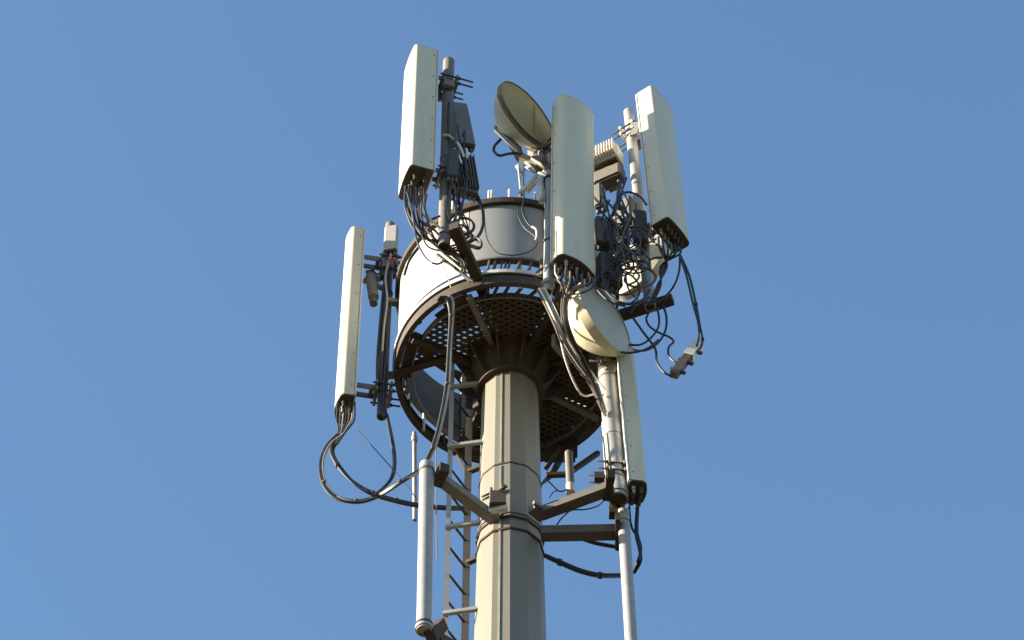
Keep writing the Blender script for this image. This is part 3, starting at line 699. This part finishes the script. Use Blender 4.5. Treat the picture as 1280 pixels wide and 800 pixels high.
for (pts, r) in (
   ([(783, 222, -1.32), (775, 245), (768, 262), (762, 275)], .013), ([(778, 224, -1.32), (772, 246), (766, 270)], .012),
   ([(754, 246, -1.32), (764, 258), (774, 272), (786, 292)], .012), ([(762, 250, -1.32), (757, 262), (752, 275)], .011),
   ([(774, 262, -1.35), (776, 245), (786, 240), (800, 246), (808, 256)], .013),
   ([(774, 333, -1.4), (786, 328), (797, 326), (808, 328), (814, 338)], .013),
   ([(775, 337, -1.4), (792, 337), (799, 345), (794, 352), (785, 356)], .011),
   ([(776, 340, -1.4), (790, 345), (799, 357), (798, 370), (790, 378)], .011),
   ([(757, 350, -1.4), (762, 368), (775, 379), (795, 378), (806, 372), (812, 362)], .014),
   ([(753, 345, -1.42), (757, 362), (768, 374), (784, 380), (800, 378), (812, 372)], .014),
   ([(748, 345, -1.42), (744, 355), (750, 366), (764, 378), (782, 383)], .011),
   ([(782, 344, -1.4), (786, 362), (800, 378)], .011), ([(768, 368, -1.4), (785, 368), (800, 360), (810, 352)], .011),
   ([(812, 325, -1.35), (820, 322), (827, 322), (829, 316), (825, 309), (820, 305)], .012),
   ([(790, 312, -1.35), (797, 326), (803, 334)], .010)):
    cable(LR, pts, r, 'black', GR)
for i in range(6):
    x = 823 + 5 * i
    cable('black jumper cables gathered below the top right panel', [(x, 296 + i * 2.5, -1.3), (x + 2, 312 + i), (834 - 1.5 * i, 332, -1.15), (822 + i * .8, 356, -1.05), (812 + i * .6, 380, -.98)], .012, 'black' if i % 3 else 'brown', 'jumpers below the top right panel')
cable('black cable bowing from the top right panel to the beam', [(850, 316, -1.3), (849, 338), (843, 356), (833, 369, -1.1), (820, 377, -1.0), (811, 380)], .012)
cable('outer of two black cables to the hanging connector', [(851, 320, -1.3), (862, 346), (870, 380), (875, 408), (878, 424), (876, 434), (870, 440)], .013, ties=(2, 4))
cable('inner of two black cables to the hanging connector', [(850, 321, -1.32), (858, 344), (866, 378), (873, 404), (873.5, 420), (871, 432)], .013)
cable('black cable dangling from beam to the connector lower end', [(791, 397, -1.0), (803, 414), (819, 436), (821, 452), (829, 464), (838, 469.5), (846, 468)], .013)
cable('black kinked cable from beam to the connector middle', [(813, 388, -1.0), (808, 398), (812, 408), (824, 416), (836, 421), (842, 427), (836, 434), (836, 444), (842, 451), (849, 454)], .012)
cable('black loop under the beam reaching behind the lower dish', [(821, 384, -1.0), (824, 398), (822, 411), (812, 424), (800, 431), (786, 431)], .012)
cable('wider black loop under the beam right of lower dish', [(829, 382, -1.0), (833, 396), (832, 412), (824, 427), (810, 437), (795, 438), (785, 433)], .013)
cable('black cable passing below the lower dish edge', [(823, 425, -1.02), (812, 434), (800, 439), (786, 441), (776, 440)], .013)
cable('small black arch above the right hand beam', [(788, 392, -1.0), (794, 382), (804, 378.5), (815, 378)], .011)
con = thing('cable_connector', 'small grey connector block dangling from black cables at far right', 'connector', atY(858, 450, -1.05))
ca, cm, cb = atY(842, 469, -1.02), atY(860, 446, -1.02), atY(874, 431, -1.02)
MB().bar(ca, cm, .085, .08, Vector((0, -1, 0))).build('socket', M['brown'], con)
MB().bar(cm + (cb - cm) * .02, cb, .11, .10, Vector((0, -1, 0))).build('plug', M['alu'], con)
for f in (.15, .45, .8):
    c = ca + (cb - ca) * f
    MB().bar(c + Vector((-.07, 0, .04)), c + Vector((.08, 0, -.05)), .03, .03).build('clip', M['cap'], con)

# lower right
for k in range(2):
    cable('thick black cables sagging from mast to lower right pipe', [(681, 694 + k, .12), (700, 702 + k * 2), (725, 712.5 + k * 2), (750, 718.5 + k * 1.5), (779, 719 + k, -.1)], .021, 'black', 'sagging cables to lower right pipe', ties=(1, 3))
for k in range(2):
    cable('black cables curving beside the lower right pipe', [(797 + k, 615, -.35), (796 + k, 640), (795 + k * 1.5, 666), (799 + k * 2, 685), (801 - k * 3, 700), (793 - k * 2, 716, -.2)], .017, 'black', 'curving cables by lower right pipe')
cable('thin black cable between thick pipe and lower right pipe', [(786, 612, -.35), (787, 640), (790, 660), (798, 672)], .012)
cable('black cable hanging under the lower right arm', [(726, 673, -.05), (745, 679), (772, 684)], .022)
cable('thin wire drooping below the upper right arm', [(756, 625, -.4), (746, 633), (730, 637), (714, 638), (702, 648), (696, 656)], .008)
cable('thin wire forked beneath the hanging tube', [(682, 598, .5), (690, 606), (699, 614), (711, 612)], .008)
cable('short wire tail left of the forked wire', [(699, 613, .5), (692, 615), (687, 622)], .006)
for i in range(4):
    cable('black cables entering behind the mast under the rim', [(696 + 3 * i, 572, .8), (692 + 2 * i, 584), (684 + 2 * i, 596), (676, 606, .5)], .013, 'black', 'cables behind the mast')
cable('yellow grey conduit on the inner side of the thick pipe', [(754, 528, -.45), (756, 560), (758, 590), (760, 606)], .018, 'grey')
cable('thin dark cord in front of the thick pipe', [(751, 540, -.6), (755, 555), (757, 580), (759, 604)], .008)

for o in bpy.data.objects:
    if '_b' in o: del o['_b']
